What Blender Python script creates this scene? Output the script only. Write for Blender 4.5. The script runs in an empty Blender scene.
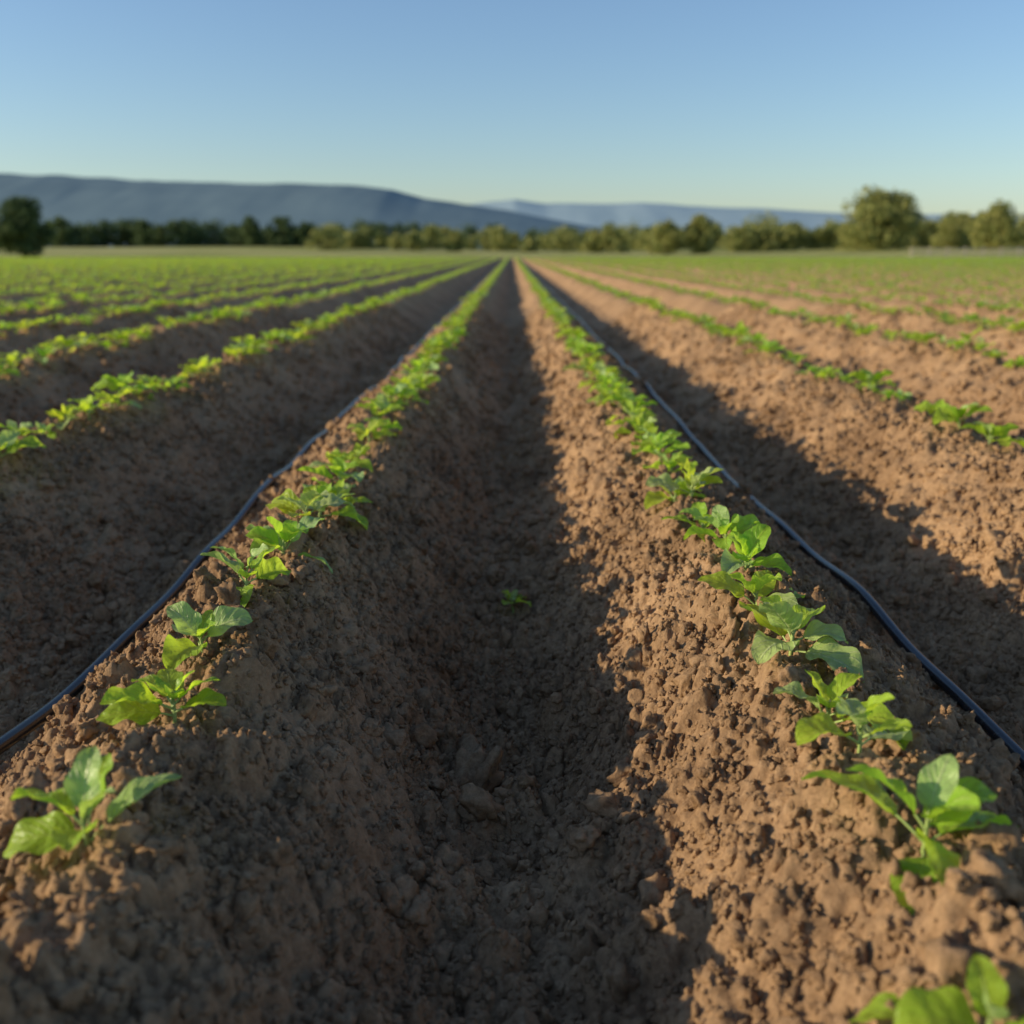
import bpy, math, random
import numpy as np
from mathutils import Vector, Matrix
R = math.radians
rng = np.random.default_rng(7)
random.seed(7)
scene = bpy.context.scene

# ------------------------------------------------------------------ utils
def new_mat(name):
    m = bpy.data.materials.new(name); m.use_nodes = True
    nt = m.node_tree
    for n in list(nt.nodes): nt.nodes.remove(n)
    return m, nt, nt.nodes, nt.links

def link_obj(ob, parent=None):
    scene.collection.objects.link(ob)
    if parent: ob.parent = parent
    return ob

def mesh_np(name, V, F, mats=(), midx=None, smooth=True, uv=None):
    V = np.asarray(V, np.float32); F = np.asarray(F, np.int32)
    me = bpy.data.meshes.new(name)
    k = F.shape[1]
    me.vertices.add(len(V)); me.vertices.foreach_set('co', V.ravel())
    me.loops.add(F.size); me.loops.foreach_set('vertex_index', F.ravel())
    me.polygons.add(len(F))
    me.polygons.foreach_set('loop_start', np.arange(0, F.size, k, dtype=np.int32))
    me.polygons.foreach_set('loop_total', np.full(len(F), k, np.int32))
    for m in mats: me.materials.append(m)
    if midx is not None: me.polygons.foreach_set('material_index', np.asarray(midx, np.int32))
    me.polygons.foreach_set('use_smooth', np.full(len(F), smooth))
    if uv is not None:
        l = me.uv_layers.new(name='UVMap')
        l.data.foreach_set('uv', np.asarray(uv, np.float32)[F.ravel()].ravel())
    me.update(calc_edges=True)
    me.validate()
    return me

def h2(ix, iy, s):
    ix = ix.astype(np.int64); iy = iy.astype(np.int64)
    h = (ix*374761393 + iy*668265263 + s*974634777) & 0xffffffff
    h = ((h ^ (h >> 13))*1274126177) & 0xffffffff
    h = ((h ^ (h >> 16))*2246822519) & 0xffffffff
    h = h ^ (h >> 15)
    return (h & 0xffffff).astype(np.float64)/16777216.0

def vnoise(x, y, s=0):
    ix = np.floor(x); iy = np.floor(y); fx = x-ix; fy = y-iy
    fx = fx*fx*(3-2*fx); fy = fy*fy*(3-2*fy)
    a = h2(ix, iy, s); b = h2(ix+1, iy, s); c = h2(ix, iy+1, s); d = h2(ix+1, iy+1, s)
    return (a*(1-fx)+b*fx)*(1-fy) + (c*(1-fx)+d*fx)*fy - 0.5

def fbm(x, y, o, s=0):
    t = 0; a = 1
    for i in range(o):
        t = t + a*vnoise(x*2**i+i*17.3, y*2**i-i*9.1, s+i); a *= .5
    return t

def clods(x, y, cell, s, dens=1.0):
    x = x/cell; y = y/cell
    ix = np.floor(x); iy = np.floor(y)
    out = np.zeros_like(x)
    for dx in (-1, 0, 1):
        for dy in (-1, 0, 1):
            cx = ix+dx; cy = iy+dy
            px = cx+h2(cx, cy, s); py = cy+h2(cx, cy, s+1)
            r = .22+.5*h2(cx, cy, s+2)**1.6
            on = h2(cx, cy, s+3) < dens
            e = .7+.6*h2(cx, cy, s+4)
            d2 = ((x-px)*e)**2+((y-py)/e)**2
            hgt = np.sqrt(np.maximum(0, r*r-d2))*on
            out = np.maximum(out, hgt)
    return out*cell

# ------------------------------------------------------------------ terrain profile
crest = [-.455, .425, 1.55, -1.57]
c = 1.55
while c < 92: c += 1.15; crest.append(c)
c = -1.57
while c > -92: c -= 1.15; crest.append(c)
crest = np.array(sorted(crest))

def base_h(x, y):
    wob = .035*vnoise(y*.9, x*0+3.3, 5) + .03*vnoise(y*2.3, np.round(x/1.1), 9)
    xs = x + wob
    i = np.clip(np.searchsorted(crest, xs)-1, 0, len(crest)-2)
    a = crest[i]; b = crest[i+1]
    u = np.clip((xs-a)/(b-a), 0, 1)
    D = np.where(b-a < 1.0, .285, .295)
    prof = (1-np.cos(2*np.pi*u))/2
    prof = np.where(b-a < 1.0, prof**.95, prof**.85)
    return -D*prof

def ground_h(x, y, step=.004):
    z = base_h(x, y)
    wx = x+.02*vnoise(x*14, y*14, 31)+.008*vnoise(x*60, y*60, 33); wy = y+.02*vnoise(x*14+50, y*14, 32)+.008*vnoise(x*60, y*60+9, 34)
    z = z + .045*fbm(x*2.6, y*1.7, 2, 11) + .038*fbm(x*8, y*7, 3, 21)
    if step < .06: z = z + .6*clods(wx, wy, .080, 41, .5)
    if step < .03: z = z + .9*clods(wx+.3, wy, .036, 51, .75)
    if step < .015:
        z = z + .9*clods(wx, wy+.7, .019, 61, .9)
        z = z + .010*fbm(x*45, y*45, 2, 71)
    if step < .007: z = z + .9*clods(wx, wy+.2, .0105, 81, .9) + .003*vnoise(x*150, y*150, 77)
    return z - .023

# ------------------------------------------------------------------ soil material
def soil_material(name='soil'):
    m, nt, N, K = new_mat(name)
    out = N.new('ShaderNodeOutputMaterial'); b = N.new('ShaderNodeBsdfPrincipled')
    b.inputs['Roughness'].default_value = .95
    b.inputs['Specular IOR Level'].default_value = .10
    geo = N.new('ShaderNodeNewGeometry')
    n1 = N.new('ShaderNodeTexNoise'); n1.inputs['Scale'].default_value = 3.0; n1.inputs['Detail'].default_value = 5
    n2 = N.new('ShaderNodeTexNoise'); n2.inputs['Scale'].default_value = 70; n2.inputs['Detail'].default_value = 7; n2.inputs['Roughness'].default_value = .72
    n3 = N.new('ShaderNodeTexNoise'); n3.inputs['Scale'].default_value = 420; n3.inputs['Detail'].default_value = 4
    n3.inputs['Roughness'].default_value = .7
    for n in (n1, n2, n3): K.new(geo.outputs['Position'], n.inputs['Vector'])
    r1 = N.new('ShaderNodeValToRGB')
    r1.color_ramp.elements[0].position = .32; r1.color_ramp.elements[0].color = (.145, .082, .042, 1)
    r1.color_ramp.elements[1].position = .68; r1.color_ramp.elements[1].color = (.60, .385, .208, 1)
    mx = N.new('ShaderNodeMath'); mx.operation = 'MULTIPLY_ADD'; mx.inputs[1].default_value = .4
    K.new(n1.outputs['Fac'], mx.inputs[0])
    m2 = N.new('ShaderNodeMath'); m2.operation = 'MULTIPLY'; m2.inputs[1].default_value = .6
    K.new(n2.outputs['Fac'], m2.inputs[0]); K.new(m2.outputs[0], mx.inputs[2])
    K.new(mx.outputs[0], r1.inputs['Fac'])
    K.new(r1.outputs['Color'], b.inputs['Base Color'])
    add = N.new('ShaderNodeMath'); add.operation = 'MULTIPLY_ADD'; add.inputs[1].default_value = .4
    K.new(n3.outputs['Fac'], add.inputs[0]); K.new(n2.outputs['Fac'], add.inputs[2])
    bp = N.new('ShaderNodeBump'); bp.inputs['Strength'].default_value = .85; bp.inputs['Distance'].default_value = .008
    K.new(add.outputs[0], bp.inputs['Height']); K.new(bp.outputs['Normal'], b.inputs['Normal'])
    K.new(b.outputs[0], out.inputs['Surface'])
    return m
SOIL = soil_material()

zones = [ # x0,x1,y0,y1,stepx,stepy
 (-1.6, 1.6, .2, 2.5, .0038, .0042),
 (-2.4, -1.6, .2, 2.5, .012, .012), (1.6, 2.4, .2, 2.5, .012, .012),
 (-2.4, 2.4, 2.5, 4.2, .009, .010),
 (-2.4, 2.4, -2, .2, .025, .025),
 (-9, -2.4, -2, 4.2, .03, .03), (2.4, 9, -2, 4.2, .03, .03),
 (-9, 9, 4.2, 12, .022, .028),
 (-90, -9, -2, 12, .12, .25), (9, 90, -2, 12, .12, .25),
 (-90, 90, 12, 50, .115, .2),
 (-90, 90, 50, 128, .19, 1.5),
]
Vs = []; Fs = []; off = 0
for (x0, x1, y0, y1, sx, sy) in zones:
    nx = int(round((x1-x0)/sx))+1; ny = int(round((y1-y0)/sy))+1
    xs = np.linspace(x0-sx*.6, x1+sx*.6, nx); ys = np.linspace(y0-sy*.6, y1+sy*.6, ny)
    X, Y = np.meshgrid(xs, ys)
    Z = ground_h(X, Y, max(sx, min(sy, .2)))
    dz = np.zeros_like(Z); dz[0, :] = dz[-1, :] = 1; dz[:, 0] = dz[:, -1] = 1
    Z = Z-.03*dz
    V = np.stack([X.ravel(), Y.ravel(), Z.ravel()], 1)
    idx = np.arange(nx*ny).reshape(ny, nx)+off
    F = np.stack([idx[:-1, :-1].ravel(), idx[:-1, 1:].ravel(), idx[1:, 1:].ravel(), idx[1:, :-1].ravel()], 1)
    Vs.append(V); Fs.append(F); off += nx*ny
me = mesh_np('ploughed_ground', np.concatenate(Vs), np.concatenate(Fs), [SOIL])
link_obj(bpy.data.objects.new('ploughed_ground', me))

# ------------------------------------------------------------------ instancer
def instancer(name, pts, rots, scls, idx, sources):
    col = bpy.data.collections.new(name+'_source')
    for s in sources: col.objects.link(s)
    me = bpy.data.meshes.new(name)
    me.vertices.add(len(pts)); me.vertices.foreach_set('co', np.asarray(pts, np.float32).ravel())
    a = me.attributes.new('rot', 'FLOAT_VECTOR', 'POINT'); a.data.foreach_set('vector', np.asarray(rots, np.float32).ravel())
    a = me.attributes.new('scl', 'FLOAT_VECTOR', 'POINT'); a.data.foreach_set('vector', np.asarray(scls, np.float32).ravel())
    a = me.attributes.new('pick', 'INT', 'POINT'); a.data.foreach_set('value', np.asarray(idx, np.int32))
    ob = link_obj(bpy.data.objects.new(name, me))
    g = bpy.data.node_groups.new(name+'_nodes', 'GeometryNodeTree')
    g.interface.new_socket('Geometry', in_out='INPUT', socket_type='NodeSocketGeometry')
    g.interface.new_socket('Geometry', in_out='OUTPUT', socket_type='NodeSocketGeometry')
    N = g.nodes; K = g.links
    gi = N.new('NodeGroupInput'); go = N.new('NodeGroupOutput')
    m2p = N.new('GeometryNodeMeshToPoints')
    iop = N.new('GeometryNodeInstanceOnPoints')
    ci = N.new('GeometryNodeCollectionInfo'); ci.inputs['Collection'].default_value = col
    ci.inputs['Separate Children'].default_value = True; ci.inputs['Reset Children'].default_value = True
    def attr(n, t):
        x = N.new('GeometryNodeInputNamedAttribute'); x.data_type = t; x.inputs['Name'].default_value = n; return x.outputs['Attribute']
    K.new(gi.outputs[0], m2p.inputs['Mesh']); K.new(m2p.outputs[0], iop.inputs['Points'])
    K.new(ci.outputs[0], iop.inputs['Instance']); iop.inputs['Pick Instance'].default_value = True
    K.new(attr('pick', 'INT'), iop.inputs['Instance Index'])
    e = N.new('FunctionNodeEulerToRotation'); K.new(attr('rot', 'FLOAT_VECTOR'), e.inputs[0])
    K.new(e.outputs[0], iop.inputs['Rotation']); K.new(attr('scl', 'FLOAT_VECTOR'), iop.inputs['Scale'])
    K.new(iop.outputs[0], go.inputs[0])
    md = ob.modifiers.new('scatter', 'NODES'); md.node_group = g
    return ob

# ------------------------------------------------------------------ soil clods
import bmesh
from mathutils import noise as mnoise
def clod_mesh(seed, sub=3):
    bm = bmesh.new(); bmesh.ops.create_icosphere(bm, subdivisions=sub, radius=1)
    o = Vector((seed*7.1, seed*3.3, seed*1.7))
    sc = Vector((1, random.uniform(.65, .95), random.uniform(.5, .8)))
    for v in bm.verts:
        n = v.co.normalized()
        d = 1+.55*mnoise.noise(n*1.3+o)+.42*mnoise.noise(n*2.9+o)+.26*mnoise.noise(n*6+o)
        v.co = Vector((n.x*sc.x, n.y*sc.y, n.z*sc.z))*d
    me = bpy.data.meshes.new('soil_clod'); bm.to_mesh(me); bm.free()
    me.materials.append(SOIL)
    for p in me.polygons: p.use_smooth = True
    return bpy.data.objects.new('soil_clod_variant', me)
csrc = [clod_mesh(i+1) for i in range(8)]
pts = []; scl = []
def scatter(n, x0, x1, y0, y1, smin, smax, pw):
    x = rng.uniform(x0, x1, n); y = rng.uniform(y0, y1, n)
    s = smin*(smax/smin)**(rng.random(n)**pw)
    z = ground_h(x, y)+s*.1
    pts.append(np.stack([x, y, z], 1)); scl.append(s)
scatter(75000, -1.6, 1.6, .3, 2.6, .0022, .0085, 1.25)
scatter(3800, -1.6, 1.6, .3, 2.8, .008, .024, 1.9)
scatter(26000, -2.6, 2.6, 2.4, 5, .004, .014, 1.4)
scatter(3200, -3.5, 3.5, 2.4, 7, .012, .030, 2.0)
scatter(16000, -7, 7, 5, 12, .009, .028, 1.3)
n = 340
for cx in (-.015, -1.0, 1.0):
    x = cx+rng.normal(0, .09, n); y = rng.uniform(.4, 5, n); s = .007*(3.8)**(rng.random(n)**1.6)
    pts.append(np.stack([x, y, ground_h(x, y)+s*.3], 1)); scl.append(s)
hx = np.array([-.075, -.045, -.05, .01, -.03, .05, -.12, .1]); hy = np.array([1.52, 1.50, 1.36, .93, .84, .70, 1.1, 1.22]); hs = np.array([.050, .042, .030, .036, .032, .034, .024, .022])
pts.append(np.stack([hx, hy, ground_h(hx, hy)+hs*.5], 1)); scl.append(hs)
P = np.concatenate(pts); S = np.concatenate(scl)
instancer('soil_clods', P, rng.uniform(0, 6.28, (len(P), 3)), np.stack([S]*3, 1), rng.integers(0, 8, len(P)), csrc)

# ------------------------------------------------------------------ leaf material
def leaf_material(name, base, trans, tf=.45):
    m, nt, N, K = new_mat(name)
    out = N.new('ShaderNodeOutputMaterial'); b = N.new('ShaderNodeBsdfPrincipled')
    b.inputs['Roughness'].default_value = .40; b.inputs['Specular IOR Level'].default_value = .45
    uv = N.new('ShaderNodeUVMap')
    sp = N.new('ShaderNodeSeparateXYZ'); K.new(uv.outputs[0], sp.inputs[0])
    def math_(op, a, b_=None, c=None):
        x = N.new('ShaderNodeMath'); x.operation = op
        for i, v in enumerate((a, b_, c)):
            if v is None: continue
            if isinstance(v, (int, float)): x.inputs[i].default_value = v
            else: K.new(v, x.inputs[i])
        return x.outputs[0]
    d = math_('ABSOLUTE', math_('SUBTRACT', sp.outputs['X'], .5))
    mid = math_('SUBTRACT', 1, math_('MULTIPLY', d, 20), None)
    mid = math_('MAXIMUM', mid, 0)
    ph = math_('SUBTRACT', math_('MULTIPLY', sp.outputs['Y'], 44), math_('MULTIPLY', d, 34))
    vein = math_('POWER', math_('MAXIMUM', math_('SINE', ph), 0), 7)
    vv = math_('MAXIMUM', mid, math_('MULTIPLY', vein, .7))
    oi = N.new('ShaderNodeObjectInfo')
    geo = N.new('ShaderNodeNewGeometry')
    ns = N.new('ShaderNodeTexNoise'); ns.inputs['Scale'].default_value = 22; ns.inputs['Detail'].default_value = 3
    K.new(geo.outputs['Position'], ns.inputs['Vector'])
    nb = N.new('ShaderNodeTexNoise'); nb.inputs['Scale'].default_value = 130; nb.inputs['Detail'].default_value = 2
    K.new(geo.outputs['Position'], nb.inputs['Vector'])
    hsv = N.new('ShaderNodeHueSaturation')
    hh = math_('MULTIPLY_ADD', oi.outputs['Random'], .035, .476)
    K.new(hh, hsv.inputs['Hue'])
    K.new(math_('MULTIPLY_ADD', ns.outputs['Fac'], 1.0, .5), hsv.inputs['Value'])
    hsv.inputs['Color'].default_value = base
    mixc = N.new('ShaderNodeMix'); mixc.data_type = 'RGBA'
    K.new(math_('MULTIPLY', vv, .6), mixc.inputs['Factor'])
    K.new(hsv.outputs[0], mixc.inputs['A']); mixc.inputs['B'].default_value = (min(1, base[0]*2.0), min(1, base[1]*1.5), base[2]*2.6, 1)
    K.new(mixc.outputs['Result'], b.inputs['Base Color'])
    hb = math_('ADD', math_('MULTIPLY', vv, -.6), math_('MULTIPLY', nb.outputs['Fac'], 1.0))
    bp = N.new('ShaderNodeBump'); bp.inputs['Strength'].default_value = .7; bp.inputs['Distance'].default_value = .003
    K.new(hb, bp.inputs['Height']); K.new(bp.outputs[0], b.inputs['Normal'])
    t = N.new('ShaderNodeBsdfTranslucent')
    h3 = N.new('ShaderNodeHueSaturation'); K.new(hh, h3.inputs['Hue']); h3.inputs['Color'].default_value = trans
    K.new(math_('MULTIPLY_ADD', vv, -.4, 1.0), h3.inputs['Value'])
    K.new(h3.outputs[0], t.inputs['Color'])
    mx = N.new('ShaderNodeMixShader'); mx.inputs[0].default_value = tf
    K.new(b.outputs[0], mx.inputs[1]); K.new(t.outputs[0], mx.inputs[2]); K.new(mx.outputs[0], out.inputs['Surface'])
    return m
LEAF = leaf_material('leaf', (.30, .50, .040, 1), (.72, .98, .06, 1), .50)
LEAF2 = leaf_material('leaf_older', (.38, .54, .17, 1), (.60, .82, .12, 1), .40)
STEM, nt, N, K = new_mat('stem')
o = N.new('ShaderNodeOutputMaterial'); b = N.new('ShaderNodeBsdfPrincipled'); b.inputs['Base Color'].default_value = (.32, .42, .12, 1); b.inputs['Roughness'].default_value = .5
K.new(b.outputs[0], o.inputs[0])

# ------------------------------------------------------------------ seedling builder
def leaf_geom(r, length, width, elev, yaw, base_z, nu=11, nv=9, pet=None, twist=0, curl=1.0):
    V = []; U = []
    n = nu
    a = elev; x = 0; z = 0
    path = [(0, 0, a)]
    for i in range(4):
        x += pet/4*math.cos(a); z += pet/4*math.sin(a); a -= .04*curl; path.append((x, z, a))
    px, pz, pa = path[-1]
    fold = r.uniform(.2, .6); ph = r.uniform(0, 6.28); wav = r.uniform(.05, .12)*width; asym = r.uniform(-.08, .08)
    bend = r.uniform(.4, 1.4)*curl
    xs = px; zs = pz; aa = pa
    F = []
    for i in range(n):
        t = i/(n-1)
        if i: xs += length/(n-1)*math.cos(aa); zs += length/(n-1)*math.sin(aa); aa -= bend/(n-1)*(.4+1.2*t)
        w = width*.5*(max(t, .0)**.52*(1-t)**.72/.430)
        w = max(w, .0008)
        for j in range(nv):
            s = j/(nv-1)*2-1
            yy = s*w*math.cos(fold*.6)+asym*length*t*t
            up = abs(s)**1.3*w*fold*.8 + wav*math.sin(ph+t*13+(s > 0)*2)*s*s*(w/(width*.5))
            up += .045*width*math.cos(t*34-abs(s)*6)*(1-abs(s))*abs(s)*3
            nx_, nz_ = -math.sin(aa), math.cos(aa)
            V.append((xs+nx_*up, yy, zs+nz_*up)); U.append((.5+s*.5, t))
    for i in range(n-1):
        for j in range(nv-1):
            q = i*nv+j; F.append((q, q+1, q+nv+1, q+nv))
    k = len(V); rad = .0018
    for (x, z, a) in path:
        for q in range(4):
            an = q*math.pi/2
            V.append((x-math.sin(a)*rad*math.cos(an), rad*math.sin(an), z+math.cos(a)*rad*math.cos(an))); U.append((.5, .5))
    F2 = []
    for i in range(4):
        for q in range(4):
            F2.append((k+i*4+q, k+i*4+(q+1) % 4, k+(i+1)*4+(q+1) % 4, k+(i+1)*4+q))
    V = np.array(V)
    ct, st = math.cos(twist), math.sin(twist)
    y = V[:, 1]*ct-(V[:, 2]-pz)*st*.5; V[:, 2] += V[:, 1]*st*.8; V[:, 1] = y
    cy, sy = math.cos(yaw), math.sin(yaw)
    V = np.stack([V[:, 0]*cy-V[:, 1]*sy, V[:, 0]*sy+V[:, 1]*cy, V[:, 2]+base_z], 1)
    return V, F, F2, U

def seedling_mesh(seed, size=1.0, nl=6, name='vegetable_seedling', hero=True):
    r = random.Random(seed)
    Vs, Fs, Ms, Us = [], [], [], []; off = 0
    nu, nv = (18, 13) if hero else (6, 5)
    a0 = r.uniform(0, 6.28)
    def add(V, F, mi, U):
        nonlocal off
        Fs.extend([tuple(i+off for i in f) for f in F[0]]); Ms.extend([mi]*len(F[0]))
        Fs.extend([tuple(i+off for i in f) for f in F[1]]); Ms.extend([2]*len(F[1]))
        Vs.append(V); Us.extend(U); off += len(V)
    for i in range(nl):
        t = i/max(1, nl-1)
        yaw = a0+i*2.3+r.uniform(-.45, .45)
        el = .42+t*.75+r.uniform(-.22, .22)
        ln = (.096-.040*t)*r.uniform(.75, 1.12)*size
        wd = ln*r.uniform(.55, .74)
        V, F, F2, U = leaf_geom(r, ln, wd, el, yaw, .010+t*.026*size, nu, nv, pet=ln*r.uniform(.14, .36)*(1-.4*t), twist=r.uniform(-.6, .6))
        add(V, (F, F2), 1 if r.random() < .33 else 0, U)
    st = []; k = 5
    for i in range(k):
        t = i/(k-1)
        for q in range(5):
            an = q*2*math.pi/5; rr = .0036-.0014*t
            st.append((rr*math.cos(an)+.003*math.sin(t*3), rr*math.sin(an), -.03+t*.070*size))
    F = []
    for i in range(k-1):
        for q in range(5): F.append((i*5+q, i*5+(q+1) % 5, (i+1)*5+(q+1) % 5, (i+1)*5+q))
    add(np.array(st), ([], F), 2, [(.5, .5)]*len(st))
    return mesh_np(name, np.concatenate(Vs), np.array(Fs), [LEAF, LEAF2, STEM], Ms, True, Us)

heroL = [(-.43, .90, 1.05), (-.448, 1.20, .88), (-.455, 1.36, .85), (-.452, 1.6, 1.0), (-.44, 1.84, 1.08), (-.432, 2.02, 1.05), (-.44, 2.2, 1.0), (-.43, 2.36, 1.05), (-.44, 2.5, .95)]
heroR = [(.385, .67, 1.0), (.43, .92, 1.3), (.41, 1.07, .95), (.42, 1.21, 1.0), (.415, 1.38, 1.2), (.405, 1.56, 1.0), (.43, 1.74, 1.05), (.43, 1.93, 1.08), (.42, 2.1, 1.05), (.42, 2.27, 1.08), (.41, 2.44, 1.0)]
k = 0
for lst in (heroL, heroR):
    for (x, y, s) in lst:
        k += 1
        me = seedling_mesh(200+k*7, s, 6+(k*7) % 3)
        ob = link_obj(bpy.data.objects.new('vegetable_seedling', me))
        z = float(ground_h(np.array([x]), np.array([y]))[0])
        ob.location = (x, y, z-.002)
        ob.rotation_euler = (random.uniform(-.12, .12), random.uniform(-.12, .12), random.uniform(0, 6.28))
me = seedling_mesh(900, .5, 8, 'weed_sprout')
ob = link_obj(bpy.data.objects.new('weed_sprout', me)); ob.location = (0.0, 2.34, float(ground_h(np.array([0.]), np.array([2.34]))[0])+.012)

# ------------------------------------------------------------------ rows
src = [bpy.data.objects.new('crop_plant_variant', seedling_mesh(500+i, 1.0, 6+i % 3, 'crop_plant', i < 6)) for i in range(9)]
px, py, ps, pk = [], [], [], []
for cx in crest:
    if abs(cx) > 80: continue
    y = 2.55 if abs(cx) < .6 else rng.uniform(-1, -.8)
    while y < 126:
        sp = .165 if abs(cx) < .6 else (.18 if cx < 0 else .19)
        if y > 30: sp *= 1.6
        y += sp*rng.uniform(.7, 1.35)
        if abs(cx) > .62*y+6: y += .6
        if rng.random() < .05: continue
        px.append(cx+rng.normal(0, .018)); py.append(y)
        s = rng.uniform(.70, 1.15)
        if cx < -1: s *= 1.1
        if y > 30: s *= 1.2
        ps.append(s); pk.append(rng.integers(0, 6) if y < 12 else rng.integers(6, 9))
px = np.array(px); py = np.array(py); ps = np.array(ps)
pz = np.where(py < 12, ground_h(px, py), ground_h(px, py, .1))
n = len(px)
rot = np.stack([rng.normal(0, .1, n), rng.normal(0, .1, n), rng.uniform(0, 6.28, n)], 1)
instancer('crop_rows', np.stack([px, py, pz-.003], 1), rot, np.stack([ps]*3, 1), pk, src)
print('plants', n)

# ------------------------------------------------------------------ drip hoses
HOSE, nt, N, K = new_mat('black_polyethylene')
o = N.new('ShaderNodeOutputMaterial'); b = N.new('ShaderNodeBsdfPrincipled')
ns = N.new('ShaderNodeTexNoise'); ns.inputs['Scale'].default_value = 60; ns.inputs['Detail'].default_value = 4
geo = N.new('ShaderNodeNewGeometry'); K.new(geo.outputs['Position'], ns.inputs['Vector'])
rp = N.new('ShaderNodeValToRGB'); rp.color_ramp.elements[0].position = .55; rp.color_ramp.elements[0].color = (.012, .014, .018, 1)
rp.color_ramp.elements[1].position = .85; rp.color_ramp.elements[1].color = (.07, .06, .05, 1)
K.new(ns.outputs['Fac'], rp.inputs[0]); K.new(rp.outputs[0], b.inputs['Base Color'])
b.inputs['Roughness'].default_value = .27; K.new(b.outputs[0], o.inputs[0])
def hose(x0, seed):
    r = .0125
    ys = np.concatenate([np.arange(-.6, 8, .03), np.arange(8, 40, .15), np.arange(40, 124, 1.0)])
    xs = x0+.018*vnoise(ys*.9, ys*0+seed, 90)+.006*vnoise(ys*2.6, ys*0+seed, 91)
    zz = np.stack([ground_h(xs+d, ys+e) for d in (-.012, -.006, 0, .006, .012) for e in (-.015, 0, .015)]).max(0)
    zs_ = np.pad(zz, 4, 'edge'); mxx = np.stack([zs_[i:i+len(zz)] for i in range(9)])
    zz = np.percentile(mxx, 85, axis=0)
    w = np.hanning(23)[1:-1]; w /= w.sum()
    zz = np.convolve(np.pad(zz, 10, 'edge'), w, 'valid')+r*.75
    nseg = 16; V = []
    for i in range(len(ys)):
        for q in range(nseg):
            a = q/nseg*2*math.pi; V.append((xs[i]+r*math.cos(a), ys[i], zz[i]+r*math.sin(a)))
    idx = np.arange(len(ys)*nseg).reshape(len(ys), nseg); nxt = np.roll(idx, -1, 1)
    F = np.stack([idx[:-1].ravel(), nxt[:-1].ravel(), nxt[1:].ravel(), idx[1:].ravel()], 1)
    link_obj(bpy.data.objects.new('drip_irrigation_hose', mesh_np('drip_irrigation_hose', V, F, [HOSE])))
hose(-.82, 2); hose(.82, 7)

# ------------------------------------------------------------------ meadow to horizon
def ss(a, b, x):
    t = np.clip((x-a)/(b-a), 0, 1); return t*t*(3-2*t)
def meadow_h(X, Y):
    inside = ss(-91.5, -90, X)*(1-ss(90, 91.5, X))*ss(-4, -2.5, Y)*(1-ss(128, 129.5, Y))
    z = -.1-.5*inside
    z = z+(2.3*ss(140, 300, Y)*(1-.45*ss(-60, 20, X))+1.2*ss(25, 80, X)*ss(129, 170, Y))
    return z+.4*vnoise(X/40, Y/40, 3)*ss(135, 180, Y)
GR, nt, N, K = new_mat('meadow_grass')
o = N.new('ShaderNodeOutputMaterial'); b = N.new('ShaderNodeBsdfPrincipled'); b.inputs['Roughness'].default_value = .9; b.inputs['Specular IOR Level'].default_value = .1
geo = N.new('ShaderNodeNewGeometry')
n1 = N.new('ShaderNodeTexNoise'); n1.inputs['Scale'].default_value = .03; n1.inputs['Detail'].default_value = 6
n2 = N.new('ShaderNodeTexNoise'); n2.inputs['Scale'].default_value = 4; n2.inputs['Detail'].default_value = 5
K.new(geo.outputs['Position'], n1.inputs['Vector']); K.new(geo.outputs['Position'], n2.inputs['Vector'])
ad = N.new('ShaderNodeMath'); ad.operation = 'MULTIPLY_ADD'; ad.inputs[1].default_value = .35
K.new(n2.outputs['Fac'], ad.inputs[0]); K.new(n1.outputs['Fac'], ad.inputs[2])
rp = N.new('ShaderNodeValToRGB'); rp.color_ramp.elements[0].position = .5; rp.color_ramp.elements[0].color = (.24, .27, .06, 1)
rp.color_ramp.elements[1].position = .82; rp.color_ramp.elements[1].color = (.50, .46, .18, 1)
K.new(ad.outputs[0], rp.inputs[0]); K.new(rp.outputs[0], b.inputs['Base Color'])
bp = N.new('ShaderNodeBump'); bp.inputs['Distance'].default_value = .3; K.new(n2.outputs['Fac'], bp.inputs['Height']); K.new(bp.outputs[0], b.inputs['Normal'])
K.new(b.outputs[0], o.inputs[0])
def axis(parts):
    return np.unique(np.concatenate([np.arange(a, b_, s) for a, b_, s in parts]))
xs = axis([(-9000, -600, 300), (-600, -95, 15), (-95, -88, .5), (-88, 88, 8), (88, 95, .5), (95, 600, 15), (600, 9001, 300)])
ys = axis([(-600, -10, 50), (-10, 0, .5), (0, 125, 10), (125, 132, .5), (132, 420, 5), (420, 1000, 40), (1000, 9001, 400)])
X, Y = np.meshgrid(xs, ys); Z = meadow_h(X, Y)
nx, ny = len(xs), len(ys); idx = np.arange(nx*ny).reshape(ny, nx)
F = np.stack([idx[:-1, :-1].ravel(), idx[:-1, 1:].ravel(), idx[1:, 1:].ravel(), idx[1:, :-1].ravel()], 1)
link_obj(bpy.data.objects.new('meadow', mesh_np('meadow', np.stack([X.ravel(), Y.ravel(), Z.ravel()], 1), F, [GR])))

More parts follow.
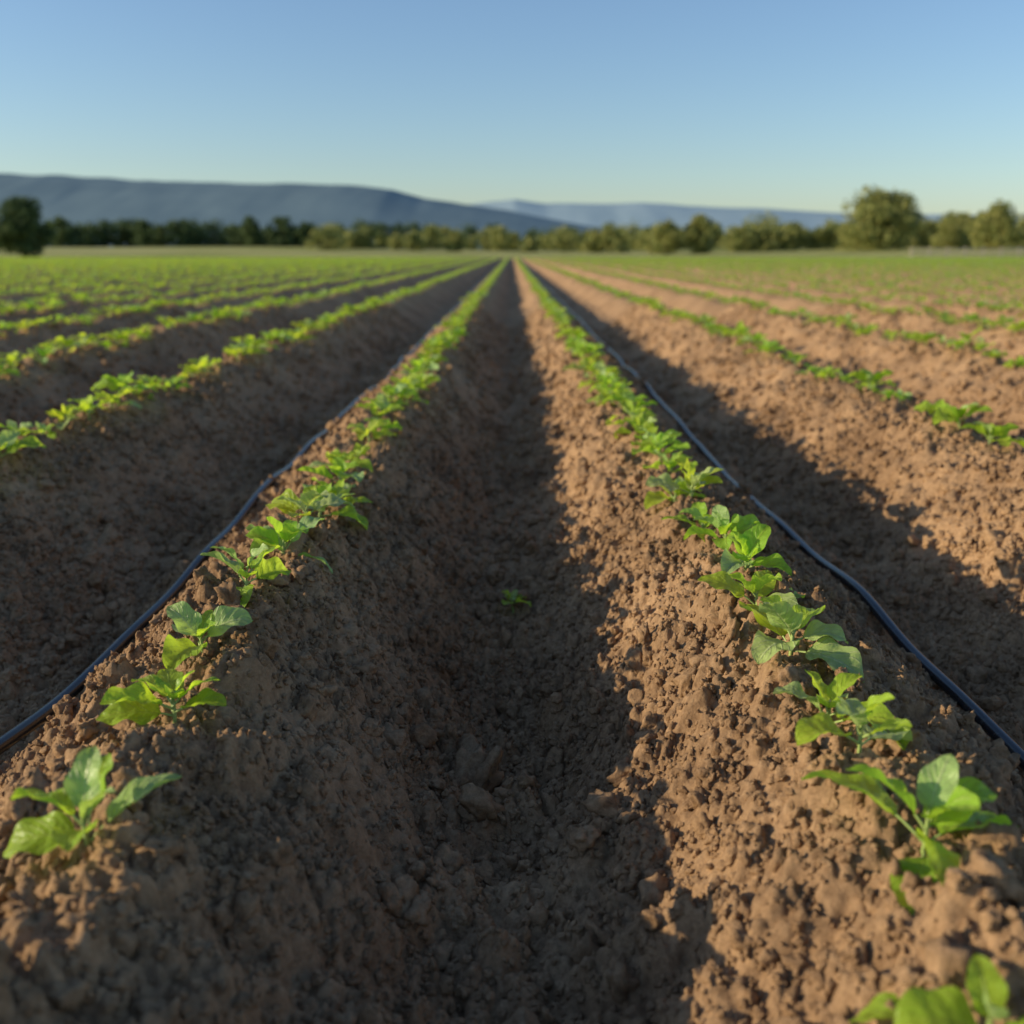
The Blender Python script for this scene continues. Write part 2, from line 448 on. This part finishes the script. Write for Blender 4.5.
# ------------------------------------------------------------------ hills
def hill_mat(name, c1, c2, scale):
    m, nt, N, K = new_mat(name)
    o = N.new('ShaderNodeOutputMaterial'); b = N.new('ShaderNodeBsdfPrincipled'); b.inputs['Roughness'].default_value = 1; b.inputs['Specular IOR Level'].default_value = 0
    geo = N.new('ShaderNodeNewGeometry'); n = N.new('ShaderNodeTexNoise'); n.inputs['Scale'].default_value = scale; n.inputs['Detail'].default_value = 8
    K.new(geo.outputs['Position'], n.inputs['Vector'])
    r = N.new('ShaderNodeValToRGB'); r.color_ramp.elements[0].position = .4; r.color_ramp.elements[0].color = c1; r.color_ramp.elements[1].position = .62; r.color_ramp.elements[1].color = c2
    K.new(n.outputs['Fac'], r.inputs[0]); K.new(r.outputs[0], b.inputs['Base Color']); K.new(b.outputs[0], o.inputs[0])
    return m
def hills(name, D, depth, prof, mat, seed):
    ax = np.array([p[0] for p in prof])*D; az = np.array([p[1] for p in prof])*D
    xs = np.linspace(ax[0], ax[-1], 420); ys = np.linspace(-1, 1, 41)
    X, T = np.meshgrid(xs, ys)
    H = np.interp(X, ax, az)
    H = H*(1+.035*fbm(X/(D*.05), T*1.2, 4, seed))
    sh = np.clip(1-np.abs(T)**1.5, 0, 1)
    Z = H*sh+.05*H*fbm(X/(D*.05), T*2, 3, seed+5)*(1-sh)*2*(1-np.abs(T))
    Y = D+T*depth
    nx, ny = 420, 41; idx = np.arange(nx*ny).reshape(ny, nx)
    F = np.stack([idx[:-1, :-1].ravel(), idx[:-1, 1:].ravel(), idx[1:, 1:].ravel(), idx[1:, :-1].ravel()], 1)
    link_obj(bpy.data.objects.new(name, mesh_np(name, np.stack([X.ravel(), Y.ravel(), Z.ravel()-5], 1), F, [mat])))
def pr(l): return [((x-512)/1030, (252-y)/1030) for x, y in l]
HM1 = hill_mat('forest_hill_painted_haze', (.155, .225, .255, 1), (.180, .255, .280, 1), .004)  # aerial haze painted into the bluish base colour, no volume
HM2 = hill_mat('distant_hill_painted_haze', (.32, .43, .47, 1), (.34, .45, .49, 1), .002)  # farther range: paler blue base colour paints in thicker haze
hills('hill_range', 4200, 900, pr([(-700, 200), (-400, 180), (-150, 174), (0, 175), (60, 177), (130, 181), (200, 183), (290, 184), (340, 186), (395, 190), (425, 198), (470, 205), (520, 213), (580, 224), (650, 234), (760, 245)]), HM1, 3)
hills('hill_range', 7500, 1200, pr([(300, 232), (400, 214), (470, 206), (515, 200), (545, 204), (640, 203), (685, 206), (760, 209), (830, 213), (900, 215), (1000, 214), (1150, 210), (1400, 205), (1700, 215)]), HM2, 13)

# ------------------------------------------------------------------ trees
def fol_mat(name, c1, c2):
    m, nt, N, K = new_mat(name)
    o = N.new('ShaderNodeOutputMaterial'); b = N.new('ShaderNodeBsdfPrincipled'); b.inputs['Roughness'].default_value = .7; b.inputs['Specular IOR Level'].default_value = .2
    geo = N.new('ShaderNodeNewGeometry'); n = N.new('ShaderNodeTexNoise'); n.inputs['Scale'].default_value = .7; n.inputs['Detail'].default_value = 4
    K.new(geo.outputs['Position'], n.inputs['Vector'])
    r = N.new('ShaderNodeValToRGB'); r.color_ramp.elements[0].position = .35; r.color_ramp.elements[0].color = c1; r.color_ramp.elements[1].position = .65; r.color_ramp.elements[1].color = c2
    K.new(n.outputs['Fac'], r.inputs[0]); K.new(r.outputs[0], b.inputs['Base Color'])
    t = N.new('ShaderNodeBsdfTranslucent'); K.new(r.outputs[0], t.inputs['Color'])
    mx = N.new('ShaderNodeMixShader'); mx.inputs[0].default_value = .3
    K.new(b.outputs[0], mx.inputs[1]); K.new(t.outputs[0], mx.inputs[2]); K.new(mx.outputs[0], o.inputs[0])
    return m
FD = fol_mat('foliage_dark', (.06, .10, .04, 1), (.12, .165, .055, 1))
FO = fol_mat('foliage_olive', (.19, .23, .065, 1), (.38, .37, .12, 1))
BK, nt, N, K = new_mat('bark')
o = N.new('ShaderNodeOutputMaterial'); b = N.new('ShaderNodeBsdfPrincipled'); b.inputs['Roughness'].default_value = .9
n = N.new('ShaderNodeTexNoise'); n.inputs['Scale'].default_value = 6; r = N.new('ShaderNodeValToRGB')
r.color_ramp.elements[0].color = (.05, .035, .025, 1); r.color_ramp.elements[1].color = (.16, .12, .09, 1)
K.new(n.outputs['Fac'], r.inputs[0]); K.new(r.outputs[0], b.inputs['Base Color']); K.new(b.outputs[0], o.inputs[0])

def limb(V, F, p0, p1, r0, r1, n=7):
    p0 = np.array(p0, float); p1 = np.array(p1, float); d = p1-p0; d /= np.linalg.norm(d)
    u = np.cross(d, [0, 0, 1.]) if abs(d[2]) < .9 else np.cross(d, [1., 0, 0]); u /= np.linalg.norm(u); w = np.cross(d, u)
    k = len(V)
    for p, r_ in ((p0, r0), ((p0+p1)/2+u*r0*.3, (r0+r1)/2), (p1, r1)):
        for q in range(n):
            a = q/n*2*math.pi; V.append(tuple(p+u*r_*math.cos(a)+w*r_*math.sin(a)))
    for i in range(2):
        for q in range(n): F.append((k+i*n+q, k+i*n+(q+1) % n, k+(i+1)*n+(q+1) % n, k+(i+1)*n+q))
def tree_geom(H, W, seed, leaves=2600, clear=.18, ls=.3, nc=34):
    r = np.random.default_rng(seed)
    V, F = [], []
    tr = H*.03
    limb(V, F, (0, 0, -.3), (r.normal(0, .1), r.normal(0, .1), H*.45), tr*1.25, tr*.75)
    cl = []
    for i in range(nc):
        a = r.uniform(0, 6.28); t = (i+r.uniform(0, 1))/nc; zz = H*(clear+.05+(.87-clear)*t)
        prof = math.sin(math.pi*(.17+.75*t))**.6
        rad = W/2*prof*r.uniform(.1, .84)
        c_ = np.array([rad*math.cos(a), rad*math.sin(a), zz]); cr = W*r.uniform(.12, .2)
        cl.append((c_, cr))
        if i % 3 == 0: limb(V, F, (0, 0, H*(.2+.25*t)), c_, tr*.5, tr*.12, 5)
    nb = len(F)
    V = np.array(V); F = np.array(F)
    per = leaves//nc
    C = []
    for c_, cr in cl:
        d = r.normal(0, 1, (per, 3)); d /= np.linalg.norm(d, axis=1)[:, None]
        rr = cr*r.uniform(.45, 1.12, per)[:, None]
        C.append(c_+d*rr*np.array([1, 1, .8]))
    C = np.concatenate(C); C = C[C[:, 2] > -.2]; m = len(C)
    a = r.normal(0, 1, (m, 3)); a /= np.linalg.norm(a, axis=1)[:, None]
    b_ = np.cross(a, r.normal(0, 1, (m, 3))); b_ /= np.linalg.norm(b_, axis=1)[:, None]
    s = ls*r.uniform(.5, 1.1, m)[:, None]
    Q = np.stack([C+a*s, C+b_*s*.6, C-a*s, C-b_*s*.6], 1).reshape(-1, 3)
    F2 = np.arange(4*m).reshape(m, 4)+len(V)
    return np.concatenate([V, Q]), np.concatenate([F, F2]), np.concatenate([np.zeros(nb, int), np.ones(m, int)])
def put_tree(name, xpx, D, H, W, seed, mat, **kw):
    X = (xpx-512)/1030*D
    V, F, M = tree_geom(H, W, seed, **kw)
    ob = link_obj(bpy.data.objects.new(name, mesh_np(name, V, F, [BK, mat], M, False)))
    ob.location = (X, D, float(meadow_h(np.array([X]), np.array([D]))[0])-.05)
def mass(name, items, mat, **kw):
    Vs, Fs, Ms = [], [], []; off = 0
    for i, (xpx, D, H, W) in enumerate(items):
        X = (xpx-512)/1030*D
        V, F, M = tree_geom(H, W, 1000+i*13+int(D), **kw)
        V = V+np.array([X, D, float(meadow_h(np.array([X]), np.array([D]))[0])-.05])
        Vs.append(V); Fs.append(F+off); Ms.append(M); off += len(V)
    link_obj(bpy.data.objects.new(name, mesh_np(name, np.concatenate(Vs), np.concatenate(Fs), [BK, mat], np.concatenate(Ms), False)))

put_tree('broadleaf_tree', 24, 150, 8.2, 9.8, 1, FD, leaves=8000, clear=.10, ls=.34, nc=46)
put_tree('broadleaf_tree', 876, 175, 9.4, 14.4, 2, FO, leaves=11000, clear=.0, ls=.38, nc=60)
put_tree('broadleaf_tree', 995, 165, 7.0, 8.4, 3, FO, leaves=6000, clear=.0, ls=.34, nc=44)
put_tree('broadleaf_tree', 955, 185, 5.6, 9.5, 4, FO, leaves=5000, clear=.0, ls=.34, nc=40)
put_tree('broadleaf_tree', 700, 190, 6.9, 6.8, 5, FO, leaves=5000, clear=.0, ls=.32, nc=40)
put_tree('broadleaf_tree', 664, 190, 5.6, 7.4, 6, FO, leaves=4500, clear=.0, ls=.32, nc=36)
rr = random.Random(3)
it = []
x = -60
while x < 345:
    it.append((x, 300+rr.uniform(-10, 15), rr.uniform(5.8, 7.8)*(1.0 if x < 240 else .85), rr.uniform(8, 11))); x += rr.uniform(10, 17)
for x in (-120, -95, 62, 145, 250, 282, 308): it.append((x, 290, rr.uniform(6.5, 9.2), 8))
mass('tree_line', it, FD, leaves=1300, clear=.0, ls=.5)
it = []
x = 330
while x < 1130:
    D = 240+rr.uniform(-25, 45)
    hh = rr.uniform(2.8, 5.8) if x < 620 else rr.uniform(3.8, 7.0)
    it.append((x, D, hh, hh*rr.uniform(1.2, 2.0))); x += rr.uniform(9, 19)
for x in (740, 765, 790, 820, 838, 905, 925, 940, 1020, 1045, 1080): it.append((x, 200, rr.uniform(3.2, 5.4), rr.uniform(6, 9)))
mass('tree_line', it, FO, leaves=1200, clear=.0, ls=.42)
it = [(x_+rr.uniform(-6, 6), 330+rr.uniform(0, 30), rr.uniform(5.0, 8.5), rr.uniform(9, 13)) for x_ in range(340, 900, 19)]
mass('tree_line', it, FD, leaves=900, clear=.0, ls=.6)

# ------------------------------------------------------------------ fence
def simple(name, c_, rough=.8):
    m, nt, N, K = new_mat(name); o = N.new('ShaderNodeOutputMaterial'); b = N.new('ShaderNodeBsdfPrincipled')
    n = N.new('ShaderNodeTexNoise'); n.inputs['Scale'].default_value = 5
    mxx = N.new('ShaderNodeMix'); mxx.data_type = 'RGBA'; K.new(n.outputs['Fac'], mxx.inputs['Factor'])
    mxx.inputs['A'].default_value = tuple(v*.8 for v in c_)+(1,); mxx.inputs['B'].default_value = tuple(min(1, v*1.15) for v in c_)+(1,)
    K.new(mxx.outputs['Result'], b.inputs['Base Color']); b.inputs['Roughness'].default_value = rough; K.new(b.outputs[0], o.inputs[0]); return m
def box(V, F, x0, x1, y0, y1, z0, z1):
    k = len(V)
    V += [(x0, y0, z0), (x1, y0, z0), (x1, y1, z0), (x0, y1, z0), (x0, y0, z1), (x1, y0, z1), (x1, y1, z1), (x0, y1, z1)]
    F += [(k, k+3, k+2, k+1), (k+4, k+5, k+6, k+7), (k, k+1, k+5, k+4), (k+1, k+2, k+6, k+5), (k+2, k+3, k+7, k+6), (k+3, k, k+4, k+7)]
V, F = [], []
fx = 52.
pw = []
while fx < 80:
    fy = 134+ (fx-52)*.05; z = float(meadow_h(np.array([fx]), np.array([fy]))[0])
    box(V, F, fx-.08, fx+.08, fy-.08, fy+.08, z-.2, z+1.3); pw.append((fx, fy, z)); fx += 2.4
for h_ in (.55, 1.05):
    for (a, c_) in zip(pw[:-1], pw[1:]):
        k = len(V)
        for p in (a, c_):
            V += [(p[0], p[1]-.12, p[2]+h_-.07), (p[0], p[1]-.085, p[2]+h_-.07), (p[0], p[1]-.085, p[2]+h_+.07), (p[0], p[1]-.12, p[2]+h_+.07)]
        F += [(k, k+4, k+7, k+3), (k+1, k+2, k+6, k+5), (k+3, k+7, k+6, k+2), (k, k+1, k+5, k+4)]
link_obj(bpy.data.objects.new('wooden_fence', mesh_np('wooden_fence', V, F, [simple('weathered_wood', (.55, .47, .35))], None, False)))

# ------------------------------------------------------------------ light
SUN_EL, SUN_AZ = 17.0, -96.0   # azimuth from +Y, negative = left
az = R(SUN_AZ); el = R(SUN_EL)
sd = Vector((math.sin(az)*math.cos(el), math.cos(az)*math.cos(el), math.sin(el)))
sl = bpy.data.lights.new('sun', 'SUN'); sl.energy = 5.0; sl.angle = R(.5); sl.color = (1, .83, .58)
so = link_obj(bpy.data.objects.new('sun', sl)); so.rotation_euler = sd.to_track_quat('Z', 'Y').to_euler(); so.location = (-20, 0, 20)
w = bpy.data.worlds.new('World'); scene.world = w; w.use_nodes = True
nt = w.node_tree; bg = nt.nodes['Background']; sky = nt.nodes.new('ShaderNodeTexSky')
sky.sky_type = 'NISHITA'; sky.sun_disc = False; sky.sun_elevation = el; sky.sun_rotation = az
sky.air_density = 1.15; sky.dust_density = .5; sky.ozone_density = 4.2
hs_ = nt.nodes.new('ShaderNodeHueSaturation'); hs_.inputs['Saturation'].default_value = .98; hs_.inputs['Hue'].default_value = .505; hs_.inputs['Value'].default_value = 1.08
nt.links.new(sky.outputs[0], hs_.inputs['Color'])
nt.links.new(hs_.outputs[0], bg.inputs[0]); bg.inputs[1].default_value = .15

# ------------------------------------------------------------------ camera
cam = bpy.data.cameras.new('camera'); co = link_obj(bpy.data.objects.new('camera', cam))
cam.sensor_width = 36; cam.lens = 35; cam.clip_start = .02; cam.clip_end = 30000
co.location = (0, 0, .58); co.rotation_euler = (R(90-14.6), 0, 0)
cam.dof.use_dof = True; cam.dof.focus_distance = 1.6; cam.dof.aperture_fstop = 3.0
scene.camera = co
scene.view_settings.view_transform = 'Standard'; scene.view_settings.look = 'None'; scene.view_settings.exposure = 0
